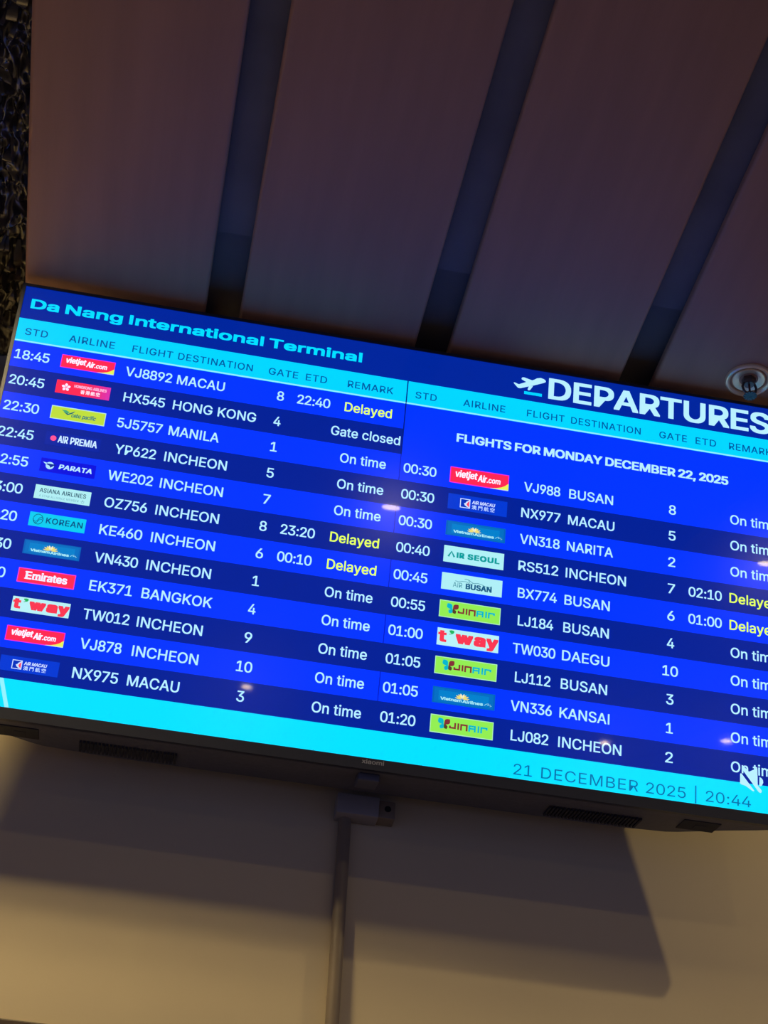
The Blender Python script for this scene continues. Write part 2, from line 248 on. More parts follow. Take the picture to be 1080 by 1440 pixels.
航	1966	393,1164 459,1018 509,881 607,924 556,1057 488,1201;389,558 469,402 529,256 629,301 565,444 482,600;1172,1630 1248,1473 1307,1325 1451,1374 1388,1518 1307,1673;863,1325 863,1191 1866,1191 1866,1325;1036,999 1036,570 1032,441 1015,305 979,168 916,36 820,-85 882,-122 934,-165 1037,-34 1106,113 1148,268 1168,423 1174,568 1174,867 1512,867 1512,96 1515,-9 1526,-67 1549,-100 1597,-128 1653,-136 1742,-136 1793,-130 1836,-112 1866,-79 1885,-29 1896,72 1903,212 1849,234 1803,265 1795,55 1788,17 1777,-2 1760,-8 1738,-10 1691,-10 1659,-2 1652,26 1649,86 1649,999;680,1295 680,794 346,794 346,1295;79,794 79,672 216,672 212,479 193,276 148,79 67,-98 127,-131 181,-171 267,19 317,236 340,460 346,672 680,672 680,18 672,-6 647,-14 464,-14 491,-77 507,-142 655,-138 749,-116 785,-87 804,-44 810,18 810,1417 521,1417 602,1636 452,1665 425,1543 391,1417 216,1417 216,794
空	1966	1109,1056 1434,875 1708,702 1807,816 1524,983 1201,1154;755,1160 587,1029 389,909 167,812 254,684 477,797 682,930 857,1069;151,43 151,-90 1822,-90 1822,43 1058,43 1058,541 1622,541 1622,674 358,674 358,541 902,541 902,43;833,1620 930,1411 149,1411 149,967 295,967 295,1276 1669,1276 1669,1016 1820,1016 1820,1411 1111,1411 1054,1536 987,1663
香	1966	548,216 1441,216 1441,31 548,31;548,326 548,501 1441,501 1441,326;403,621 403,-157 548,-157 548,-86 1441,-86 1441,-153 1592,-153 1592,621;1529,1637 1175,1569 732,1519 271,1488 294,1427 309,1362 603,1378 904,1404 904,1199 112,1199 112,1065 747,1065 602,931 435,810 255,708 73,631 126,573 171,511 371,609 568,737 750,889 904,1058 904,674 1058,674 1058,1056 1217,897 1403,752 1602,629 1801,535 1844,597 1897,653 1716,727 1536,824 1366,939 1219,1065 1856,1065 1856,1199 1058,1199 1058,1419 1371,1464 1641,1520
港	1966	169,1527 355,1420 503,1303 590,1425 439,1535 254,1634;69,997 257,898 407,790 491,910 339,1015 151,1107;969,600 1433,600 1433,395 969,395;1402,1649 1402,1415 1018,1415 1018,1649 875,1649 875,1415 609,1415 609,1282 875,1282 875,1054 527,1054 527,918 881,918 784,766 666,630 537,521 442,592 281,249 122,-41 252,-132 397,152 537,454 598,381 718,480 832,603 832,73 840,-14 866,-74 916,-112 994,-132 1103,-138 1543,-138 1636,-129 1701,-100 1745,-46 1771,40 1787,161 1720,183 1659,214 1649,99 1629,32 1593,0 1533,-8 1111,-8 1037,-5 994,8 974,33 969,75 969,277 1567,277 1567,645 1690,507 1824,401 1871,463 1926,517 1781,619 1651,758 1547,918 1897,918 1897,1054 1547,1054 1547,1282 1842,1282 1842,1415 1547,1415 1547,1649;969,718 916,718 976,816 1028,918 1402,918 1453,816 1514,718;1018,1282 1402,1282 1402,1054 1018,1054"""
GL = {}
def _inside(pt, loop):
    x, y = pt; c = False
    for i in range(len(loop)):
        x0, y0 = loop[i]; x1, y1 = loop[i - 1]
        if (y0 > y) != (y1 > y) and x < (x1 - x0) * (y - y0) / (y1 - y0) + x0:
            c = not c
    return c
def _fill(loops):
    """triangles of a set of loops, holes found by nesting"""
    tris = []
    depth = [sum(_inside(l[0], k) for k in loops if k is not l) for l in loops]
    for i, l in enumerate(loops):
        if depth[i] % 2 == 0:
            grp = [l] + [k for j, k in enumerate(loops) if depth[j] == depth[i] + 1 and _inside(k[0], l)]
            flat = [p for g in grp for p in g]
            for t in tessellate_polygon([[Vector((p[0], p[1], 0)) for p in g] for g in grp]):
                tris.append([flat[a] for a in t])
    return tris
for line in GLYPHS_RAW.strip('\n').split('\n'):
    ch, adv, body = line.split('\t')
    loops = [[tuple(int(v) for v in q.split(',')) for q in s.split(' ')] for s in body.split(';')] if body else []
    adv = int(adv)
    if ch.isdigit():                       # figures share one width; the one stands on a foot
        xs = [p[0] for l in loops for p in l]
        sh = 395 - (min(xs) + max(xs)) / 2
        if ch == '1':
            sh -= 10
        loops = [[(p[0] + sh, p[1]) for p in l] for l in loops]
        adv = 790
    if ch == 'I':                          # plain bars, no serifs or tails
        adv, loops = 390, [[(132, 0), (258, 0), (258, 1000), (132, 1000)]]
    elif ch == 'l':
        adv, loops = 330, [[(106, 0), (224, 0), (224, 1030), (106, 1030)]]
    tr = _fill(loops) if loops else []
    if ch == '1':
        for a in (((130, 0), (690, 0), (690, 105)), ((130, 0), (690, 105), (130, 105))):
            tr.append(list(a))
    GL[ch] = (adv, tr)
GL[' '] = (390, [])

# ---------------------------------------------------------------- screen drawing
SW, SH = 1.44, 0.81
H0, H1, RH = 0.0853, 0.14624, 0.0660
def sx(u): return (u - 0.5) * SW
def sy(v): return (0.5 - v) * SH
LAYER = 0.00012

class Draw:
    """flat lit shapes on the screen, one mesh, colours as material slots"""
    def __init__(self):
        self.v = []; self.f = []; self.mi = []; self.cols = []
    def slot(self, rgb):
        if rgb not in self.cols:
            self.cols.append(rgb)
        return self.cols.index(rgb)
    def tri(self, pts, rgb, layer):
        n = len(self.v); k = self.slot(rgb)
        a, b, c = pts
        if (b[0]-a[0])*(c[1]-a[1]) - (b[1]-a[1])*(c[0]-a[0]) < 0:
            pts = (a, c, b)
        self.v += [(p[0], p[1], layer * LAYER) for p in pts]
        self.f.append((n, n + 1, n + 2)); self.mi.append(k)
    def poly(self, uvs, rgb, layer):
        self.loops([[(sx(u), sy(v)) for u, v in uvs]], rgb, layer)
    def loops(self, lps, rgb, layer):
        sc = 1e5
        for t in _fill([[(x * sc, y * sc) for x, y in l] for l in lps]):
            self.tri([(x / sc, y / sc) for x, y in t], rgb, layer)
    def rect(self, u0, u1, v0, v1, rgb, layer):
        self.poly([(u0, v0), (u1, v0), (u1, v1), (u0, v1)], rgb, layer)
    def text(self, s, u0, u1, v_base, cap, rgb, layer, bold=0.0, shear=0.0, track=0, rise=0.0, boldy=None, space=1.0):
        """s fitted between u0 and u1 with its baseline at v_base; cap: cap height as a share of the screen height"""
        tris = []; x = 0
        for ch in s:
            adv, tr = GL[ch]
            if ch == ' ':
                adv *= space
            for t in tr:
                tris.append([(p[0] + x + shear * p[1], p[1]) for p in t])
            x += adv + track
        xs = [p[0] for t in tris for p in t]
        lo, hi = min(xs), max(xs)
        X0, X1 = sx(u0) + bold, sx(u1) - bold
        kx = (X1 - X0) / (hi - lo); ky = cap * SH / 1000.0
        by = bold * 0.6 if boldy is None else boldy
        offs = [(0, 0)] if bold == 0 else [(-bold, -by), (bold, -by), (bold, by), (-bold, by), (0, by), (0, -by), (bold, 0), (-bold, 0)]
        y0 = sy(v_base)
        for i, (dx, dy) in enumerate(offs):
            for t in tris:
                self.tri([(X0 + (p[0] - lo) * kx + dx, y0 + p[1] * ky + dy + rise * (X0 + (p[0] - lo) * kx - sx(u0))) for p in t], rgb, layer + i * 0.02)
    def build(self, name, parent):
        me = bpy.data.meshes.new(name)
        me.from_pydata(self.v, [], self.f)
        for c in self.cols:
            me.materials.append(glow(c))
        me.polygons.foreach_set('material_index', self.mi)
        me.update()
        return link(name, me, parent)

def stroke(pts, w):
    """a ribbon of width w along pts (metres)"""
    out_l, out_r = [], []
    for i, p in enumerate(pts):
        a = Vector(pts[max(0, i - 1)]); b = Vector(pts[min(len(pts) - 1, i + 1)])
        d = (b - a).normalized(); n = Vector((-d.y, d.x)) * w / 2
        out_l.append((p[0] + n.x, p[1] + n.y)); out_r.append((p[0] - n.x, p[1] - n.y))
    return out_l + out_r[::-1]

# ---------------------------------------------------------------- materials
M_wall = plain('cream wall paint', (214, 196, 160), 0.85, var=0.03, scale=3.0, bump=0.05)
M_floor = plain('beige floor tile', (164, 150, 130), 0.35, var=0.06, scale=4.0)
M_void = plain('black ceiling void', (100, 98, 102), 0.9, var=0.2, scale=5)
M_board = plain('brown ceiling panel', (166, 122, 98), 0.55, spec=0.3, var=0.07, scale=10.0, bump=0.04, stretch=(3.0, 0.25, 3.0))
M_sheet = plain('black crumpled plastic', (58, 55, 56), 0.25, spec=0.8, var=0.3, scale=30)
M_trim = plain('dark brown wood trim', (70, 52, 38), 0.5, var=0.15, scale=14, stretch=(0.3, 2, 2))
M_bezel = plain('black bezel plastic', (40, 42, 54), 0.38, var=0.05, scale=60)
M_shell = plain('black textured shell', (92, 92, 106), 0.6, var=0.1, scale=90, bump=0.1)
M_slot = plain('black recess', (44, 44, 52), 0.8, var=0.1, scale=50)
M_module = plain('grey sensor plastic', (92, 92, 104), 0.45, var=0.04, scale=40)
M_maker = plain('silver lettering', (168, 168, 172), 0.4, metal=0.4)
M_pipe = plain('painted conduit', (136, 120, 100), 0.45, var=0.04, scale=20)
M_box = plain('grey box plastic', (150, 144, 142), 0.55, var=0.04, scale=25)
M_hole = plain('dark knockout', (22, 20, 22), 0.8)
M_chrome = plain('satin chrome', (244, 212, 172), 0.28, metal=0.5, var=0.03, scale=40)
M_brass = plain('dull sprinkler metal', (96, 84, 80), 0.35, metal=0.6, var=0.08, scale=60)
M_ring = plain('white lamp ring', (200, 190, 176), 0.4)

def lens_mat(strength):
    m = bpy.data.materials.new('warm lamp lens')
    N, K, p = nodes(m)
    p.inputs['Base Color'].default_value = (0.9, 0.85, 0.75, 1)
    p.inputs['Emission Color'].default_value = (*LAMP_WARM, 1)
    p.inputs['Emission Strength'].default_value = strength
    return m

# ---------------------------------------------------------------- the setting
YW = 2.715                     # face of the wall behind the screen
ZC = 3.875                     # underside of the ceiling panels
X_LO, X_HI, Y_LO = -3.2, 4.2, -5.0

bm = bmesh.new(); add_box(bm, X_LO, X_HI, Y_LO, YW + 0.2, -0.1, 0.0)
tag(bm_obj('floor', bm, M_floor), 'beige polished floor of the hall', 'floor', kind='structure')
bm = bmesh.new(); add_box(bm, X_LO, X_HI, YW, YW + 0.2, 0.0, 4.5)
tag(bm_obj('wall_back', bm, M_wall), 'cream painted wall behind the flight screen', 'wall', kind='structure')
bm = bmesh.new(); add_box(bm, -0.95, X_HI, YW - 0.014, YW, 2.535, 2.603, 0.003)
tag(bm_obj('trim_1', bm, M_trim), 'dark brown rail across the cream wall', 'trim', kind='structure')

PITCH, BW, BX = 0.3996, 0.3364, 0.0304
BT = 0.018
def board_mesh(bm, x0, x1, y0=Y_LO, y1=YW - 0.002):
    """a pan-shaped strip: rolled long edges, hollow on top"""
    r = 0.007; T = BT
    prof = []
    for a in range(0, 7):
        t = math.pi / 2 * a / 6
        prof.append((x0 + r - r * math.cos(t), ZC + r - r * math.sin(t)))
    for a in range(0, 7):
        t = math.pi / 2 * a / 6
        prof.append((x1 - r + r * math.sin(t), ZC + r - r * math.cos(t)))
    prof = [(x0, ZC + T)] + prof + [(x1, ZC + T)]
    f = [bm.verts.new((x, y0, z)) for x, z in prof]
    b = [bm.verts.new((x, y1, z)) for x, z in prof]
    n = len(prof)
    for i in range(n):
        j = (i + 1) % n
        bm.faces.new((f[i], f[j], b[j], b[i]))
    bm.faces.new(f); bm.faces.new(b[::-1])

# the void over the panels and the panels beyond the frame make up the ceiling
bm = bmesh.new()
for xa, xb in ((X_LO, -0.50), (-0.36, X_HI)):
    add_box(bm, xa, xb, Y_LO, 2.221, ZC + 0.021, ZC + 0.035)
    add_box(bm, xa, xb, 2.221, YW, ZC + 0.038, ZC + 0.060)
    add_box(bm, xa, xb, 2.221, 2.236, ZC + 0.035, ZC + 0.040)
add_box(bm, -0.50, -0.36, Y_LO, YW, ZC + 0.12, ZC + 0.14)
ceil = tag(bm_obj('ceiling', bm, M_void), 'dark void of the ceiling above the brown panels', 'ceiling', kind='structure')
bm = bmesh.new()
for k in range(-8, 10):
    if k in (-1, 0, 1, 2):
        continue
    board_mesh(bm, BX + PITCH * k, BX + PITCH * k + BW)
bm_obj('outer_panels', bm, M_board, ceil, True)
BOARD_LABELS = {
    -1: 'brown ceiling panel at the left, between the crumpled black sheet and the first dark gap',
    0: 'brown ceiling panel between the first and second dark gaps, above the terminal name',
    1: 'brown ceiling panel between the second and third dark gaps, above the airplane icon',
    2: 'brown ceiling panel at the right holding the chrome sprinkler',
}
for k in (-1, 0, 1, 2):
    bm = bmesh.new(); board_mesh(bm, BX + PITCH * k, BX + PITCH * k + BW)
    tag(bm_obj('ceiling_panel', bm, M_board, None, True), BOARD_LABELS[k], 'ceiling panel', 'brown ceiling panels')

# crumpled black sheet lying in the leftmost gap
random.seed(4)
bm = bmesh.new()
NX, NY = 26, 260
x0, x1, y0, y1 = -0.440, -0.362, 1.2, 2.70
grid = []
for j in range(NY + 1):
    row = []
    for i in range(NX + 1):
        x = x0 + (x1 - x0) * i / NX; y = y0 + (y1 - y0) * j / NY
        q = Vector((x * 26, y * 17, 3.1))
        h = noise.noise(q) * 0.022 + abs(noise.noise(q * 2.3)) * 0.022 + abs(noise.noise(q * 5.1)) * 0.010
        z = ZC + BT + 0.030 + h
        row.append(bm.verts.new((x + 0.008 * noise.noise(q * 1.7 + Vector((9, 0, 0))), y + 0.01 * noise.noise(q * 1.3 + Vector((0, 7, 0))), z)))
    grid.append(row)
for j in range(NY):
    for i in range(NX):
        bm.faces.new((grid[j][i], grid[j][i + 1], grid[j + 1][i + 1], grid[j + 1][i]))
for k in range(46):                         # torn curling ribbons hanging out of the folds
    y = random.uniform(1.45, 2.62); x = random.uniform(-0.428, -0.379)
    ln = random.uniform(0.03, 0.085); a = random.uniform(-0.9, 0.9); w = random.uniform(0.003, 0.010)
    pz = ZC + BT + 0.035; prev = None
    for t in range(9):
        s = t / 8
        cx = x + math.sin(a) * ln * s * 0.5; cy = y + math.cos(a) * ln * (s - 0.5)
        cz = pz - math.sin(math.pi * s) * random.uniform(0.018, 0.024)
        ww = w * math.sin(math.pi * (0.1 + 0.8 * s)); tw = 1.2 * s + a
        d = Vector((math.cos(a + tw) * ww, math.sin(tw) * ww * 0.3, math.sin(a + tw) * ww * 0.5))
        c = Vector((min(-0.373, max(-0.430, cx)), cy, cz))
        cur = (bm.verts.new(c - d), bm.verts.new(c + d))
        if prev:
            bm.faces.new((prev[0], prev[1], cur[1], cur[0]))
        prev = cur
sheet = bm_obj('crumpled_plastic_sheet', bm, M_sheet)
for f in sheet.data.polygons: f.use_smooth = True
tag(sheet, 'crumpled black plastic sheet showing in the ceiling gap at the far left', 'plastic sheet')

# ---------------------------------------------------------------- the television
TILT = Matrix(((1, 0, 0), (0, -0.18062083, -0.98355280), (0, 0.98355280, -0.18062083)))
tv = bpy.data.objects.new('television', None)
COL.objects.link(tv)
tv.matrix_world = Matrix.Translation((0.35757, 2.47321, 3.45611)) @ TILT.to_4x4()
tag(tv, 'large flat television hung tilted on the wall, showing the blue departures board', 'television')

XB, YT, YB = 0.7262, 0.4105, -0.4250
bm = bmesh.new()
add_box(bm, -XB, XB, YB, YT, -0.009, -0.0006, 0.001)
bm_obj('panel_back', bm, M_bezel, tv)
bm = bmesh.new()                            # frame round the picture: four mitred strips, the lower one a wider chin
o_ = [(-XB, YB), (XB, YB), (XB, YT), (-XB, YT)]
i_ = [(-0.7203, -0.4053), (0.7203, -0.4053), (0.7203, 0.4053), (-0.7203, 0.4053)]
zf = 0.0022
for k in range(4):
    j = (k + 1) % 4
    A = [bm.verts.new((*o_[k], zf)), bm.verts.new((*o_[j], zf)), bm.verts.new((*i_[j], zf)), bm.verts.new((*i_[k], zf))]
    B = [bm.verts.new((p.co.x, p.co.y, -0.002)) for p in A]
    bm.faces.new(A)
    bm.faces.new(B[::-1])
    for a in range(4):
        b = (a + 1) % 4
        bm.faces.new((A[a], B[a], B[b], A[b]))
bmesh.ops.remove_doubles(bm, verts=bm.verts, dist=1e-5)
bezel = bm_obj('bezel', bm, M_bezel, tv)

def lettering(name, s, x0, x1, y0, cap, z, mat, parent, bold):
    d = Draw()
    d.text(s, x0 / SW + 0.5, x1 / SW + 0.5, 0.5 - y0 / SH, cap / SH, (200, 200, 200), 0, bold)
    me = bpy.data.meshes.new(name)
    me.from_pydata([(a, b, z + c) for a, b, c in d.v], [], d.f)
    me.materials.append(mat); me.update()
    return link(name, me, parent)
lettering('maker_lettering', 'xiaomi', -0.0170, 0.0205, -0.4152, 0.0072, 0.0026, M_maker, bezel, 0.0003)

# back housing, bulging towards the lower middle, rounded away at both ends
def depth(x):
    a = abs(x)
    tab = [(0, 0.131), (0.45, 0.131), (0.55, 0.119), (0.59, 0.094), (0.63, 0.068), (0.69, 0.036), (0.715, 0.018), (0.724, 0.012)]
    for (p, q), (r, s) in zip(tab, tab[1:]):
        if a <= r:
            t = (a - p) / (r - p)
            return q + (s - q) * t
    return tab[-1][1]
bm = bmesh.new()
xs = [-0.724 + 1.448 * i / 72 for i in range(73)]
ys = [(-0.4235, 0.93), (-0.420, 0.985), (-0.412, 1.0), (-0.20, 1.0), (-0.02, 0.97), (0.06, 0.80), (0.14, 0.5), (0.2, 0.36), (0.33, 0.30), (0.395, 0.23)]
rows = []
for y, k in ys:
    rows.append([bm.verts.new((x, y, -0.008 - max(0.002, (depth(x) - 0.008) * k))) for x in xs])
for a, b in zip(rows, rows[1:]):
    for i in range(72):
        bm.faces.new((a[i], a[i + 1], b[i + 1], b[i]))
fb = [bm.verts.new((x, -0.4235, -0.008)) for x in xs]
ft = [bm.verts.new((x, 0.395, -0.008)) for x in xs]
for i in range(72):
    bm.faces.new((fb[i], fb[i + 1], rows[0][i + 1], rows[0][i]))
    bm.faces.new((ft[i], rows[-1][i], rows[-1][i + 1], ft[i + 1]))
for s in (0, -1):
    bm.faces.new([r[s] for r in rows] + [ft[s], fb[s]])
housing = bm_obj('back_housing', bm, M_shell, tv, True)

def grille(cx):
    bm = bmesh.new()
    n = 26
    for i in range(n):
        x = cx - 0.083 + 0.166 * (i + 0.5) / n
        add_box(bm, x - 0.0019, x + 0.0019, -0.4275, -0.4222, -0.104, -0.056)
    bm_obj('speaker_grille', bm, M_slot, housing)
grille(-0.402); grille(0.402)
for cx in (-0.584, 0.584):
    bm = bmesh.new()
    add_box(bm, cx - 0.033, cx + 0.033, -0.4252, -0.4222, -0.080, -0.030, 0.001)
    add_box(bm, cx - 0.008, cx + 0.012, -0.4258, -0.4240, -0.066, -0.048, 0.0006)
    bm_obj('foot_socket', bm, M_slot, housing)
bm = bmesh.new()
add_box(bm, -0.018, 0.0185, -0.437, -0.423, -0.066, -0.020, 0.003, 3)
mod = tag(bm_obj('sensor_module', bm, M_module, tv, True), 'small grey sensor module under the lettering')
bm = bmesh.new()                            # the arm that ties it to the wall
add_box(bm, -0.20, 0.20, -0.15, 0.12, -0.165, -0.125, 0.002)
bm_obj('wall_bracket', bm, M_slot, tv)

# ------------- what the screen shows
NAVY, BLUE, TOP = (0, 33, 152), (0, 54, 255), (0, 38, 158)
CYAN, FOOT = (0, 216, 255), (0, 228, 255)
WHITE, YELLOW = (186, 242, 255), (238, 255, 92)
INK = (0, 92, 158)
me = bpy.data.meshes.new('screen')
me.from_pydata([(-SW / 2, -SH / 2, -0.0003), (SW / 2, -SH / 2, -0.0003), (SW / 2, SH / 2, -0.0003), (-SW / 2, SH / 2, -0.0003)], [], [(0, 1, 2, 3)])
me.materials.append(glow((0, 20, 110))); me.update()
screen = link('screen', me, tv)

def one(name, fn, label=None):
    d = Draw(); fn(d)
    o = d.build(name, screen)
    if label: o['label'] = label
    return o

MID = 0.5
def rowv(i): return H1 + RH * (i - 1)
one('title_band', lambda d: d.rect(0, 1, 0, H0, TOP, 1))
def heading(d):
    d.rect(0, 0.4992, H0, H1, CYAN, 1); d.rect(0.5008, 1, H0, H1, CYAN, 1)
    d.rect(0, 1, H1 - 0.0042, H1 - 0.0008, (150, 240, 255), 2)
one('heading_band', heading)
for i in range(1, 13):
    if i < 3:
        one('row_band', lambda d: d.rect(0, 0.4992, rowv(i), rowv(i + 1), BLUE if i % 2 else NAVY, 1))
    else:
        one('row_band', lambda d: d.rect(0, 1, rowv(i), rowv(i + 1), BLUE if i % 2 else NAVY, 1))
one('date_heading_band', lambda d: d.rect(0.5008, 1, H1, rowv(3), BLUE, 1))
one('column_divider', lambda d: d.rect(0.4994, 0.5006, H0, rowv(3), (0, 30, 130), 3))
for i in range(3, 13, 2):
    one('column_divider', lambda d: d.rect(0.4994, 0.5006, rowv(i), rowv(i + 1), (0, 28, 190), 3))
one('footer_band', lambda d: d.rect(0, 1, rowv(13), 1.0, FOOT, 1))
one('footer_mark', lambda d: d.poly([(0.0640, rowv(13)), (0.0690, rowv(13)), (0.0812, 1.0), (0.0765, 1.0)], (150, 244, 255), 2))

one('title_lettering', lambda d: d.text('Da Nang International Terminal', 0.0105, 0.4375, 0.0555, 0.0232, (0, 226, 255), 3, 0.0014, track=0, space=.6))
one('departures_lettering', lambda d: d.text('DEPARTURES', 0.6856, 0.9885, 0.0693, 0.0530, WHITE, 3, 0.0021, track=-20))
PLANE = [(0.6387, 0.0439), (0.6390, 0.0425), (0.6404, 0.0421), (0.6448, 0.0451), (0.6464, 0.0446), (0.6553, 0.0359), (0.6489, 0.0303), (0.6489, 0.0279), (0.6498, 0.0251), (0.6522, 0.0243), (0.6631, 0.0288), (0.6654, 0.0267), (0.6693, 0.0213), (0.6744, 0.0185), (0.6788, 0.0205), (0.6810, 0.0235), (0.6815, 0.0260), (0.6808, 0.0285), (0.6783, 0.031), (0.6643, 0.043), (0.6596, 0.0462), (0.6483, 0.0551), (0.6452, 0.0555), (0.6439, 0.0538)]
LEG = [(0.6592, 0.0463), (0.6645, 0.0437), (0.664, 0.0463), (0.6611, 0.0554), (0.6595, 0.0575), (0.6579, 0.0564), (0.6578, 0.054)]
def icon(d):
    d.poly(PLANE, WHITE, 3); d.poly(LEG, WHITE, 3)
    d.rect(0.6533, 0.6771, 0.0612, 0.0689, (0, 214, 255), 3)
one('takeoff_icon', icon)

HEADS = [('STD', .0105, .0390, .5112, .5392), ('AIRLINE', .0658, .1235, .5742, .6298), ('FLIGHT', .1458, .1973, .6586, .7090),
         ('DESTINATION', .2040, .2996, .7176, .8114), ('GATE', .3201, .3581, .8364, .8741), ('ETD', .3681, .3957, .8857, .9138), ('REMARK', .4226, .4822, .9313, .9900)]
def heads(side):
    def fn(d):
        for h in HEADS:
            a, b = (h[1], h[2]) if side == 0 else (h[3], h[4])
            d.text(h[0], a, b, 0.1272, 0.0174, INK, 3, 0.0003, track=60)
    return fn
one('column_headings', heads(0)); one('column_headings', heads(1))
one('date_heading', lambda d: d.text('FLIGHTS FOR MONDAY DECEMBER 22, 2025', .5692, .9303, .2228, .0203, WHITE, 3, 0.0010, track=-10, space=.75))
one('clock_lettering', lambda d: d.text('21 DECEMBER 2025 | 20:44', .6674, .9573, .9908, .0238, (0, 112, 168), 3, 0.0, track=60))

CAP = 0.0232
FL = [  # left half: time, code, destination, gate, new time, remark
 ('18:45', 'VJ8892', .1426, .2010, 'MACAU', .2679, '8', '22:40', 'Delayed'),
 ('20:45', 'HX545', .1457, .1974, 'HONG KONG', .3124, '4', '', 'Gate closed'),
 ('22:30', '5J5757', .1436, .1995, 'MANILA', .2704, '1', '', 'On time'),
 ('22:45', 'YP622', .1465, .1970, 'INCHEON', .2850, '5', '', 'On time'),
 ('22:55', 'WE202', .1440, .1987, 'INCHEON', .2850, '7', '', 'On time'),
 ('23:00', 'OZ756', .1456, .1973, 'INCHEON', .2850, '8', '23:20', 'Delayed'),
 ('23:20', 'KE460', .1456, .1969, 'INCHEON', .2850, '6', '00:10', 'Delayed'),
 ('23:30', 'VN430', .1457, .1974, 'INCHEON', .2850, '1', '', 'On time'),
 ('23:50', 'EK371', .1458, .1963, 'BANGKOK', .2912, '4', '', 'On time'),
 ('23:50', 'TW012', .1445, .1986, 'INCHEON', .2850, '9', '', 'On time'),
 ('23:55', 'VJ878', .1473, .1953, 'INCHEON', .2850, '10', '', 'On time'),
 ('23:59', 'NX975', .1445, .1970, 'MACAU', .2679, '3', '', 'On time'),
]
FR = [
 ('00:30', 'VJ988', .6606, .7079, 'BUSAN', .7772, '8', '', 'On time'),
 ('00:30', 'NX977', .6588, .7095, 'MACAU', .7800, '5', '', 'On time'),
 ('00:30', 'VN318', .6590, .7102, 'NARITA', .7792, '2', '', 'On time'),
 ('00:40', 'RS512', .6591, .7100, 'INCHEON', .7970, '7', '02:10', 'Delayed'),
 ('00:45', 'BX774', .6603, .7098, 'BUSAN', .7772, '6', '01:00', 'Delayed'),
 ('00:55', 'LJ184', .6623, .7069, 'BUSAN', .7772, '4', '', 'On time'),
 ('01:00', 'TW030', .6581, .7112, 'DAEGU', .7790, '10', '', 'On time'),
 ('01:05', 'LJ112', .6628, .7067, 'BUSAN', .7772, '3', '', 'On time'),
 ('01:05', 'VN336', .6596, .7101, 'KANSAI', .7812, '1', '', 'On time'),
 ('01:20', 'LJ082', .6617, .7075, 'INCHEON', .7970, '2', '', 'On time'),
]
def entry(row, rec, side):
    t, code, c0, c1, dest, d1, gate, etd, rem = rec
    B = rowv(row) + RH * 0.5 + CAP / 2
    def fn(d):
        bw = 0.00035
        x0, x1 = ((.0037, .0470), (.5047, .5469))[side]
        d.text(t, x0, x1, B, CAP, WHITE, 3, bw)
        d.text(code, c0, c1, B, CAP, WHITE, 3, bw)
        d.text(dest, (.2076, .7195)[side], d1, B, CAP, WHITE, 3, bw)
        gc, gw = ((.3393, .0045), (.8557, .0047))[side]
        if gate == '10': gw *= 2.1
        elif gate == '1': gw *= 0.93
        d.text(gate, gc - gw, gc + gw, B, CAP, WHITE, 3, bw)
        if etd:
            e0, e1 = ((.3609, .4033), (.8780, .9214))[side]
            d.text(etd, e0, e1, B, CAP, WHITE, 3, bw)
        rc = (.4527, .9635)[side]
        rw = {'On time': .0293, 'Delayed': .0305, 'Gate closed': .0445}[rem] * (1.0, 1.055)[side]
        d.text(rem, rc - rw, rc + rw, B, CAP, YELLOW if rem == 'Delayed' else WHITE, 3, bw)
    return fn
for i, rec in enumerate(FL): one('flight_row_lettering', entry(i + 1, rec, 0))
for i, rec in enumerate(FR): one('flight_row_lettering', entry(i + 3, rec, 1))

# ------------- airline tiles: local coordinates 0..1 across, 0..1 down
class Tile(Draw):
    def __init__(self, row, side, v0=None, v1=None):
        super().__init__()
        self.u0, self.u1 = ((.0615, .1285), (.5644, .6404))[side]
        a, b = ((.245, .745), (.170, .777))[side]
        a = a if v0 is None else v0; b = b if v1 is None else v1
        self.v0 = rowv(row) + RH * a; self.v1 = rowv(row) + RH * b
    def U(self, x): return self.u0 + (self.u1 - self.u0) * x
    def V(self, y): return self.v0 + (self.v1 - self.v0) * y
    def fillp(self, pts, rgb, layer=5): self.poly([(self.U(x), self.V(y)) for x, y in pts], rgb, layer)
    def box(self, x0, x1, y0, y1, rgb, layer=4): self.fillp([(x0, y0), (x1, y0), (x1, y1), (x0, y1)], rgb, layer)
    def word(self, s, x0, x1, yb, cap, rgb, layer=6, bold=0.0, **k):
        self.text(s, self.U(x0), self.U(x1), self.V(yb), cap * (self.v1 - self.v0), rgb, layer, bold, **k)
    def line(self, pts, w, rgb, layer=6):
        q = stroke([(sx(self.U(x)), sy(self.V(y))) for x, y in pts], w)
        self.loops([q], rgb, layer)
    def disc(self, cx, cy, r, rgb, layer=5, n=28):
        X, Y = sx(self.U(cx)), sy(self.V(cy))
        self.loops([[(X + r * math.cos(2 * math.pi * k / n), Y + r * math.sin(2 * math.pi * k / n)) for k in range(n)]], rgb, layer)
    def petal(self, cx, cy, ang, r0, ln, w, rgb, layer=6):
        X, Y = sx(self.U(cx)), sy(self.V(cy)); ca, sa = math.cos(ang), math.sin(ang); pts = []
        for k in range(9):
            t = k / 8; pts.append((r0 + ln * t, w * math.sin(math.pi * t ** 1.3)))
        for k in range(7, 0, -1):
            t = k / 8; pts.append((r0 + ln * t, -w * math.sin(math.pi * t ** 1.3)))
        self.loops([[(X + a * ca - b * sa, Y + a * sa + b * ca) for a, b in pts]], rgb, layer)

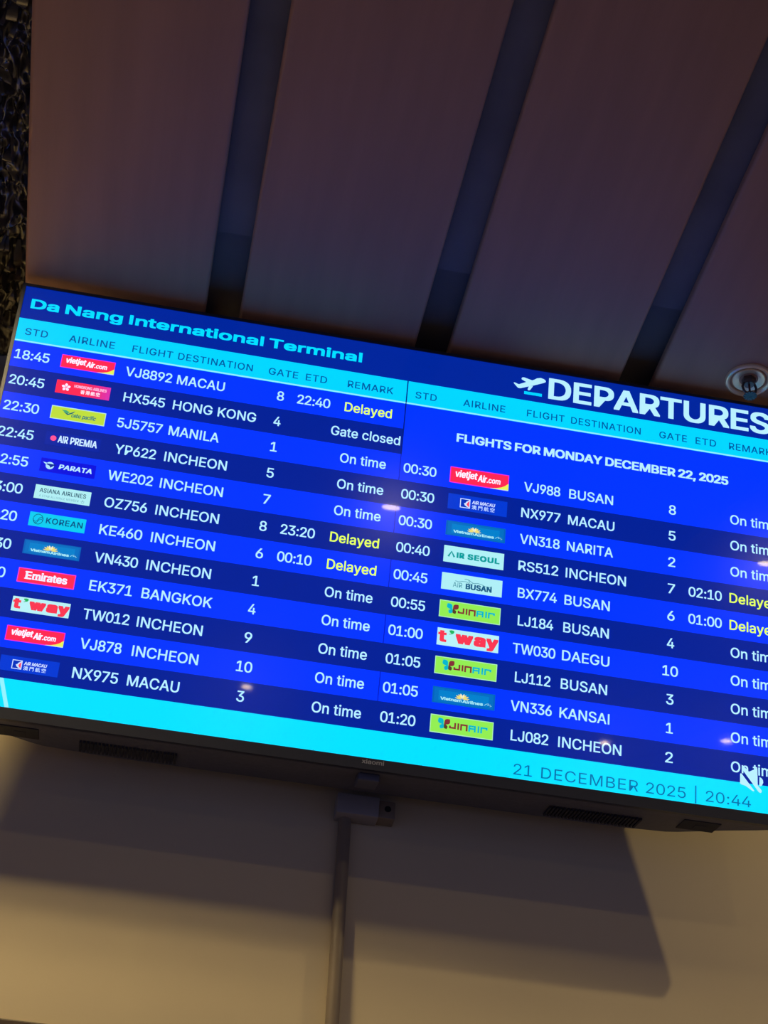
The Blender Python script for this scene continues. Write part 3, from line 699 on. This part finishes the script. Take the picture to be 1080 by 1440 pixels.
def t_red_wave(t):
    t.box(0, 1, 0, 1, (255, 40, 200), 4)
    t.box(0.014, 0.986, 0.05, 0.95, (255, 40, 84), 5)
    t.fillp([(1, .55), (1, 1.0), (.70, 1.0), (.80, .93), (.88, .84), (.94, .72), (.97, .62)], (235, 245, 90), 6)
    t.fillp([(1, .95), (1, 1.0), (.68, 1.0), (.74, .965)], (190, 250, 230), 7)
    W = (255, 250, 255)
    t.word('vietjet', .09, .465, .60, .42, W, 8, 0.0006, shear=.14)
    t.word('Air', .47, .63, .70, .42, W, 8, 0.0006, shear=.2)
    t.word('.com', .625, .86, .68, .34, W, 8, 0.0004, shear=.12)
def t_red_flower(t):
    n = 14
    for i in range(n):
        f = max(0, (i / (n - 1) - .55) / .45)
        t.box(i / n, (i + 1) / n, 0, 1, (int(255 - 30 * f), int(40 + 10 * f), int(84 + 90 * f)), 4)
    for k in range(5):
        t.petal(.185, .50, math.radians(90 + 72 * k), .0006, .0078, .0026, (255, 240, 255), 6)
    t.word('HONGKONG AIRLINES', .33, .93, .42, .21, (255, 190, 230), 6, 0.0003)
    t.word('香港航空', .46, .82, .80, .16, (255, 225, 245), 6, 0.0004, track=420)
def t_lime_bird(t):
    t.box(0, 1, 0, 1, (196, 242, 200), 4); t.box(.014, .986, .07, .94, (192, 224, 62), 5)
    G, D = (60, 170, 120), (30, 110, 120)
    t.fillp([(.19, .26), (.27, .24), (.34, .36), (.31, .46), (.25, .40)], G, 6)
    t.fillp([(.22, .38), (.32, .48), (.40, .30), (.44, .22), (.40, .42), (.31, .60)], D, 7)
    t.word('cebu', .38, .555, .70, .30, (30, 128, 118), 6, 0.0003, shear=.25)
    t.word('pacific', .575, .83, .70, .30, (30, 120, 130), 6, 0.0003, shear=.25)
def t_dot_word(t):
    t.box(0, 1, 0, 1, (0, 36, 164), 4)
    t.disc(.14, .47, .0052, (255, 86, 150), 6)
    t.word('AIR', .225, .41, .72, .50, (208, 238, 255), 6, 0.0005)
    t.word('PREMIA', .45, .94, .72, .50, (208, 238, 255), 6, 0.0005)
def t_globe(t):
    t.box(0, 1, 0, 1, (0, 12, 224), 4)
    t.disc(.175, .52, .0072, (180, 230, 255), 6)
    t.fillp([(.06, .38), (.30, .40), (.24, .52), (.19, .68), (.17, .54)], (0, 40, 150), 7)
    t.fillp([(.04, .30), (.13, .36), (.10, .46)], (180, 230, 255), 8)
    t.word('PARATA', .335, .935, .66, .33, (190, 235, 255), 6, 0.0006, shear=.15, track=40)
def t_pale_two_lines(t):
    t.box(0, 1, 0, 1, (178, 240, 246), 4)
    t.word('ASIANA AIRLINES', .085, .915, .52, .30, (36, 84, 110), 6, 0.0002, track=50)
    t.word('A STAR ALLIANCE MEMBER', .09, .80, .86, .16, (110, 172, 190), 6, 0.0, track=60)
    X, Y, q = sx(t.U(.87)), sy(t.V(.80)), []
    for k in range(11):
        r = .0036 if k % 2 == 0 else .0016; a = math.pi / 2 + k * math.pi / 5
        q.append((X + r * math.cos(a), Y + r * math.sin(a)))
    t.loops([stroke(q, .0006)], (100, 160, 185), 6)
def t_swirl(t):
    t.box(0, 1, 0, 1, (0, 206, 240), 4)
    N_ = (0, 70, 130)
    cx, cy, rx, ry = .158, .48, .085, .355
    t.line([(cx + rx * math.cos(a), cy + ry * math.sin(a)) for a in [math.pi * (1.08 + 1.0 * k / 18) for k in range(19)]], .0011, N_)
    t.line([(cx + rx * math.cos(a), cy + ry * math.sin(a)) for a in [math.pi * (.06 + 1.0 * k / 18) for k in range(19)]], .0011, N_)
    t.line([(cx - .078, cy + .10), (cx - .045, cy + .20), (cx - .01, cy + .10), (cx + .02, cy - .10), (cx + .05, cy - .18), (cx + .078, cy - .08)], .0011, N_)
    t.line([(cx - .06, cy + .28), (cx - .02, cy + .26), (cx + .02, cy + .04), (cx + .05, cy - .04), (cx + .08, cy + .04)], .0010, N_)
    t.word('KOREAN', .30, .95, .68, .40, N_, 6, 0.0003, track=70)
def t_lotus(t):
    for i, (a, c) in enumerate([(0, (0, 98, 190)), (.06, (0, 112, 196)), (.2, (0, 130, 206))]):
        t.box(a * .5, 1 - a * .5, a, 1 - a, c, 4 + i * .3)
    GOLD, PALE = (240, 222, 120), (250, 240, 190)
    for a, ln, w in ((170, .0125, .0011), (10, .0125, .0011), (150, .0122, .0014), (30, .0122, .0014), (128, .0105, .0016), (52, .0105, .0016)):
        t.petal(.475, .60, math.radians(a), .0008, ln, w, GOLD, 6)
    for a in (108, 72):
        t.petal(.475, .58, math.radians(a), .0006, .0098, .0017, PALE, 6.5)
    W = (170, 240, 250)
    t.word('Vietnam', .13, .47, .77, .17, W, 6, 0.0004)
    t.word('Airlines', .48, .81, .79, .17, W, 6, 0.0004)
    t.line([(.83, .76), (.865, .66), (.90, .62), (.885, .74)], .0007, W); t.line([(.89, .72), (.93, .68), (.925, .80), (.95, .74)], .0007, W)
def t_red_serif(t):
    t.box(0, 1, 0, 1, (255, 60, 190), 4); t.box(.016, .984, .06, .945, (255, 44, 84), 5)
    W = (245, 245, 255)
    t.word('E', .135, .245, .72, .50, W, 6, 0.0011)
    t.word('mirates', .255, .865, .72, .50, W, 6, 0.0008)
    for x, y in ((.128, .71), (.128, .25), (.262, .71), (.315, .71), (.370, .71), (.448, .71), (.525, .71)):   # little slab feet
        t.box(x - .006, x + .044, y - .035, y + .03, W, 6.4)
def t_white_red(t):
    t.box(0, 1, 0, 1, (186, 244, 250), 4)
    R = (252, 56, 84)
    t.word('t', .015, .155, .76, .62, R, 6, 0.0022)
    t.fillp([(.19, .10), (.225, .065), (.265, .08), (.275, .16), (.255, .27), (.20, .335), (.185, .32), (.225, .25), (.20, .20)], (34, 182, 96), 6)
    t.word('w', .295, .585, .74, .62, R, 6, 0.0026)
    t.word('a', .595, .79, .74, .62, R, 6, 0.0026)
    t.word('y', .795, .995, .74, .62, R, 6, 0.0024)
def t_blue_square(t):
    t.box(0, 1, 0, 1, (0, 58, 214), 4)
    W = (214, 234, 255)
    t.box(.205, .375, .22, .82, W, 5); t.box(.218, .362, .265, .775, (0, 50, 190), 5.5)
    t.fillp([(.362, .265), (.362, .775), (.325, .74), (.285, .64), (.27, .50), (.29, .52), (.305, .42), (.335, .33)], W, 6)
    t.fillp([(.360, .32), (.360, .74), (.335, .68), (.315, .58), (.318, .52), (.340, .40)], (248, 70, 110), 6.5)
    t.word('AIR MACAU', .405, .795, .48, .21, (220, 238, 255), 6, 0.0002, shear=.15)
    t.word('澳門航空', .405, .79, .80, .15, (200, 226, 255), 6, 0.00015, track=420)
def t_teal_word(t):
    t.box(0, 1, 0, 1, (176, 242, 248), 4)
    G = (0, 158, 160)
    t.line([(.078, .66), (.128, .345), (.178, .66)], .0034, G)
    t.word('IR', .215, .345, .66, .30, G, 6, 0.0011, track=110)
    t.word('SEOUL', .395, .93, .66, .30, G, 6, 0.0011, track=110)
def t_gull(t):
    t.box(0, 1, 0, 1, (176, 240, 248), 4)
    D, T = (24, 92, 134), (60, 140, 160)
    t.line([(.225, .42), (.28, .45), (.34, .40), (.40, .38), (.43, .41), (.452, .50)], .0010, T)
    t.line([(.375, .24), (.41, .22), (.45, .27), (.50, .38), (.53, .415), (.60, .38), (.66, .42), (.72, .50), (.78, .53), (.83, .44)], .0010, T)
    t.line([(.44, .25), (.455, .36), (.475, .50), (.52, .43)], .0010, T)
    t.word('AIR', .19, .345, .80, .30, T, 6, 0.0)
    t.word('BUSAN', .40, .83, .80, .30, D, 6, 0.0008, track=30)
def t_lime_butterfly(t):
    t.box(0, 1, 0, 1, (180, 246, 190), 4); t.box(.012, .988, .045, .955, (148, 240, 84), 5)
    B, R_ = (0, 186, 206), (132, 48, 56)
    t.petal(.208, .50, math.radians(128), -.001, .0150, .0052, B, 6); t.petal(.210, .48, math.radians(238), -.001, .0110, .0040, B, 6)
    t.petal(.222, .50, math.radians(48), -.001, .0150, .0050, R_, 6); t.petal(.222, .48, math.radians(-60), -.001, .0105, .0036, (84, 66, 40), 6)
    w = .0030
    for pts, c in (([(.315, .56), (.315, .625), (.395, .625), (.395, .38)], R_), ([(.445, .375), (.445, .64)], R_),
                   ([(.49, .66), (.49, .39), (.58, .39), (.58, .66)], R_),
                   ([(.62, .66), (.62, .39), (.71, .39), (.71, .66)], B), ([(.62, .53), (.71, .53)], B),
                   ([(.765, .375), (.765, .66)], B), ([(.81, .66), (.81, .40), (.895, .40), (.895, .46)], B)):
        for a, b in zip(pts, pts[1:]):
            dx = w / (sx(t.u1) - sx(t.u0)) / 2; dy = w / (sy(t.v0) - sy(t.v1)) / 2
            t.box(min(a[0], b[0]) - dx, max(a[0], b[0]) + dx, min(a[1], b[1]) - dy, max(a[1], b[1]) + dy, c, 6)
TILES = [
 (1, 0, t_red_wave, None), (2, 0, t_red_flower, None), (3, 0, t_lime_bird, None), (4, 0, t_dot_word, None), (5, 0, t_globe, None),
 (6, 0, t_pale_two_lines, None), (7, 0, t_swirl, None), (8, 0, t_lotus, None), (9, 0, t_red_serif, None), (10, 0, t_white_red, None),
 (11, 0, t_red_wave, None), (12, 0, t_blue_square, None),
 (3, 1, t_red_wave, None), (4, 1, t_blue_square, (.20, .785)), (5, 1, t_lotus, (.23, .78)), (6, 1, t_teal_word, None), (7, 1, t_gull, None),
 (8, 1, t_lime_butterfly, None), (9, 1, t_white_red, None), (10, 1, t_lime_butterfly, None), (11, 1, t_lotus, (.22, .775)), (12, 1, t_lime_butterfly, None),
]
TILE_LABEL = {t_red_wave: 'red tile with white slanted letters and a yellow corner', t_red_flower: 'red tile with a white five-petal flower',
 t_lime_bird: 'yellow-green tile with a small bird', t_dot_word: 'white rounded letters after a pink dot', t_globe: 'blue tile with a pale round emblem',
 t_pale_two_lines: 'pale tile with two lines of dark letters', t_swirl: 'cyan tile with a dark swirl', t_lotus: 'teal tile with a gold lotus',
 t_red_serif: 'red tile with heavy white letters', t_white_red: 'white tile with fat red letters', t_blue_square: 'blue tile with a framed square emblem',
 t_teal_word: 'pale tile with teal capitals', t_gull: 'pale tile with a line-drawn gull', t_lime_butterfly: 'lime tile with a blue and maroon butterfly'}
for row, side, fn, vv in TILES:
    t = Tile(row, side, *(vv or (None, None)))
    fn(t)
    o = t.build('airline_logo', screen)
    o['label'] = TILE_LABEL[fn]
def mute(d):
    d.poly([(0.9439, 0.9197), (0.9448, 0.9180), (0.9457, 0.9186), (0.9616, 0.9533), (0.9597, 0.9544), (0.9505, 0.9444), (0.9447, 0.9424), (0.9437, 0.9397)], WHITE, 9)
    d.poly([(0.9458, 0.9074), (0.9464, 0.9040), (0.9477, 0.9028), (0.95, 0.904), (0.9549, 0.9122), (0.9639, 0.9028), (0.9655, 0.9024), (0.9657, 0.94), (0.9705, 0.9493), (0.9705, 0.954), (0.9688, 0.9556), (0.9669, 0.9543)], WHITE, 9)
    d.poly([(0.9679, 0.9206), (0.9704, 0.9224), (0.9723, 0.9266), (0.9726, 0.9324), (0.9709, 0.9387), (0.9693, 0.9408), (0.9676, 0.9407)], WHITE, 9)
one('mute_icon', mute)

# ---------------------------------------------------------------- conduit and its box on the wall
con = bpy.data.objects.new('wall_conduit', None); COL.objects.link(con); con.location = (0.378, YW - 0.012, 0.0)
tag(con, 'round conduit pipe running down the cream wall from a grey box under the television', 'conduit')
bm = bmesh.new()
add_tube(bm, (0.3470 + 0.018 * 0.0 - 0.378, 0, 2.45), (0.3395 - 0.378, 0, 3.035), 0.0113, n=32)
add_tube(bm, (0.3470 - 0.378, 0, 0.02), (0.3470 - 0.378, 0, 2.452), 0.0113, n=32)
bm_obj('pipe', bm, M_pipe, con, True)
for zz in (0.5, 1.3, 2.1):
    bm = bmesh.new()
    add_box(bm, -0.049, -0.013, -0.013, 0.011, zz, zz + 0.018, 0.002)
    bm_obj('pipe_clip', bm, M_pipe, con)
bm = bmesh.new()
add_box(bm, 0.3208 - 0.378, 0.3945 - 0.378, 2.678 - YW + 0.012, 0.011, 3.0215, 3.060, 0.0025)
bx_ = bm_obj('junction_box', bm, M_box, con, True)
bm = bmesh.new()
add_box(bm, 0.3935 - 0.378, 0.4240 - 0.378, 2.684 - YW + 0.012, 0.011, 3.0245, 3.058, 0.002)
sd = bm_obj('box_end', bm, M_pipe, con, True)
bm = bmesh.new()
add_tube(bm, (0.4105 - 0.378, 2.6835 - YW + 0.012, 3.0425), (0.4105 - 0.378, 2.690 - YW + 0.012, 3.0425), 0.0058)
bm_obj('knockout_hole', bm, M_hole, sd)

# ---------------------------------------------------------------- sprinkler
SXY = (1.002, 2.350)
spr = bpy.data.objects.new('fire_sprinkler', None); COL.objects.link(spr); spr.location = (*SXY, ZC)
tag(spr, 'chrome fire sprinkler with a round dished plate on the brown ceiling panel', 'sprinkler')
bm = bmesh.new()
add_lathe(bm, [(0.0450, 0.0), (0.0448, -0.003), (0.0430, -0.0058), (0.0405, -0.0066), (0.0370, -0.0050), (0.0350, -0.0020), (0.0345, 0.004), (0.0345, 0.0115), (0.0450, 0.0115)], 64, close=True)
bm_obj('outer_ring', bm, M_chrome, spr, True)
bm = bmesh.new()
add_lathe(bm, [(0.0312, 0.006), (0.0310, -0.0018), (0.0296, -0.0030), (0.0200, -0.0010), (0.0150, 0.0015), (0.0140, 0.008), (0.0312, 0.0105)], 64, close=True)
bm_obj('inner_cup', bm, M_chrome, spr, True)
bm = bmesh.new()
add_lathe(bm, [(0.0335, 0.0115), (0.0, 0.0125)], 48)
bm_obj('ceiling_cutout', bm, M_hole, spr)
bm = bmesh.new()
add_tube(bm, (0, 0, 0.011), (0, 0, -0.008), 0.0135, n=6)
add_tube(bm, (0, 0, -0.008), (0, 0, -0.014), 0.0115, 0.0095)
hd = bm_obj('sprinkler_body', bm, M_brass, spr)
for s in (-1, 1):
    bm = bmesh.new()
    pts = [(s * 0.0105, 0, -0.010), (s * 0.0135, 0, -0.020), (s * 0.0115, 0, -0.030), (s * 0.004, 0, -0.039)]
    for a, b in zip(pts, pts[1:]):
        add_tube(bm, a, b, 0.0024, n=10)
    bm_obj('frame_arm', bm, M_brass, spr, True)
bm = bmesh.new()
add_tube(bm, (0, 0, -0.014), (0, 0, -0.036), 0.0021, n=14)
tag(bm_obj('glass_bulb', bm, plain('bulb liquid', (96, 40, 38), 0.1), spr, True), 'thin dark red bulb')
bm = bmesh.new()
add_tube(bm, (0, 0, -0.036), (0, 0, -0.042), 0.0048, n=16)
n = 12
for k in range(n):
    a = 2 * math.pi * k / n
    d = Vector((math.cos(a), math.sin(a), 0)); e = Vector((-math.sin(a), math.cos(a), 0))
    q = [d * 0.003 - e * 0.0012, d * 0.0125 - e * 0.0024, d * 0.0125 + e * 0.0024, d * 0.003 + e * 0.0012]
    lo = [bm.verts.new(p + Vector((0, 0, -0.0425))) for p in q]; hi = [bm.verts.new(p + Vector((0, 0, -0.0412))) for p in q]
    bm.faces.new(lo); bm.faces.new(hi[::-1])
    for i in range(4):
        j = (i + 1) % 4
        bm.faces.new((lo[i], lo[j], hi[j], hi[i]))
bm_obj('deflector', bm, M_brass, spr)

# ---------------------------------------------------------------- the downlights: screen glints, the sharp shadow, and the added wall washers
for x, y, r, e, label in LAMPS:
    dl = bpy.data.objects.new('ceiling_downlight', None); COL.objects.link(dl); dl.location = (x, y, ZC)
    tag(dl, label, 'downlight', 'added downlights washing the wall' if label == WASH else 'small ceiling downlights')
    bm = bmesh.new()
    add_lathe(bm, [(r + 0.014, 0.0), (r + 0.013, -0.004), (r + 0.002, -0.005), (r + 0.001, -0.001)], 40, close=True)
    bm_obj('trim_ring', bm, M_ring, dl, True)
    bm = bmesh.new()
    add_lathe(bm, [(r + 0.0005, -0.0012), (r + 0.0005, -0.0030)], 40)
    bm_obj('lens', bm, lens_mat(e), dl)
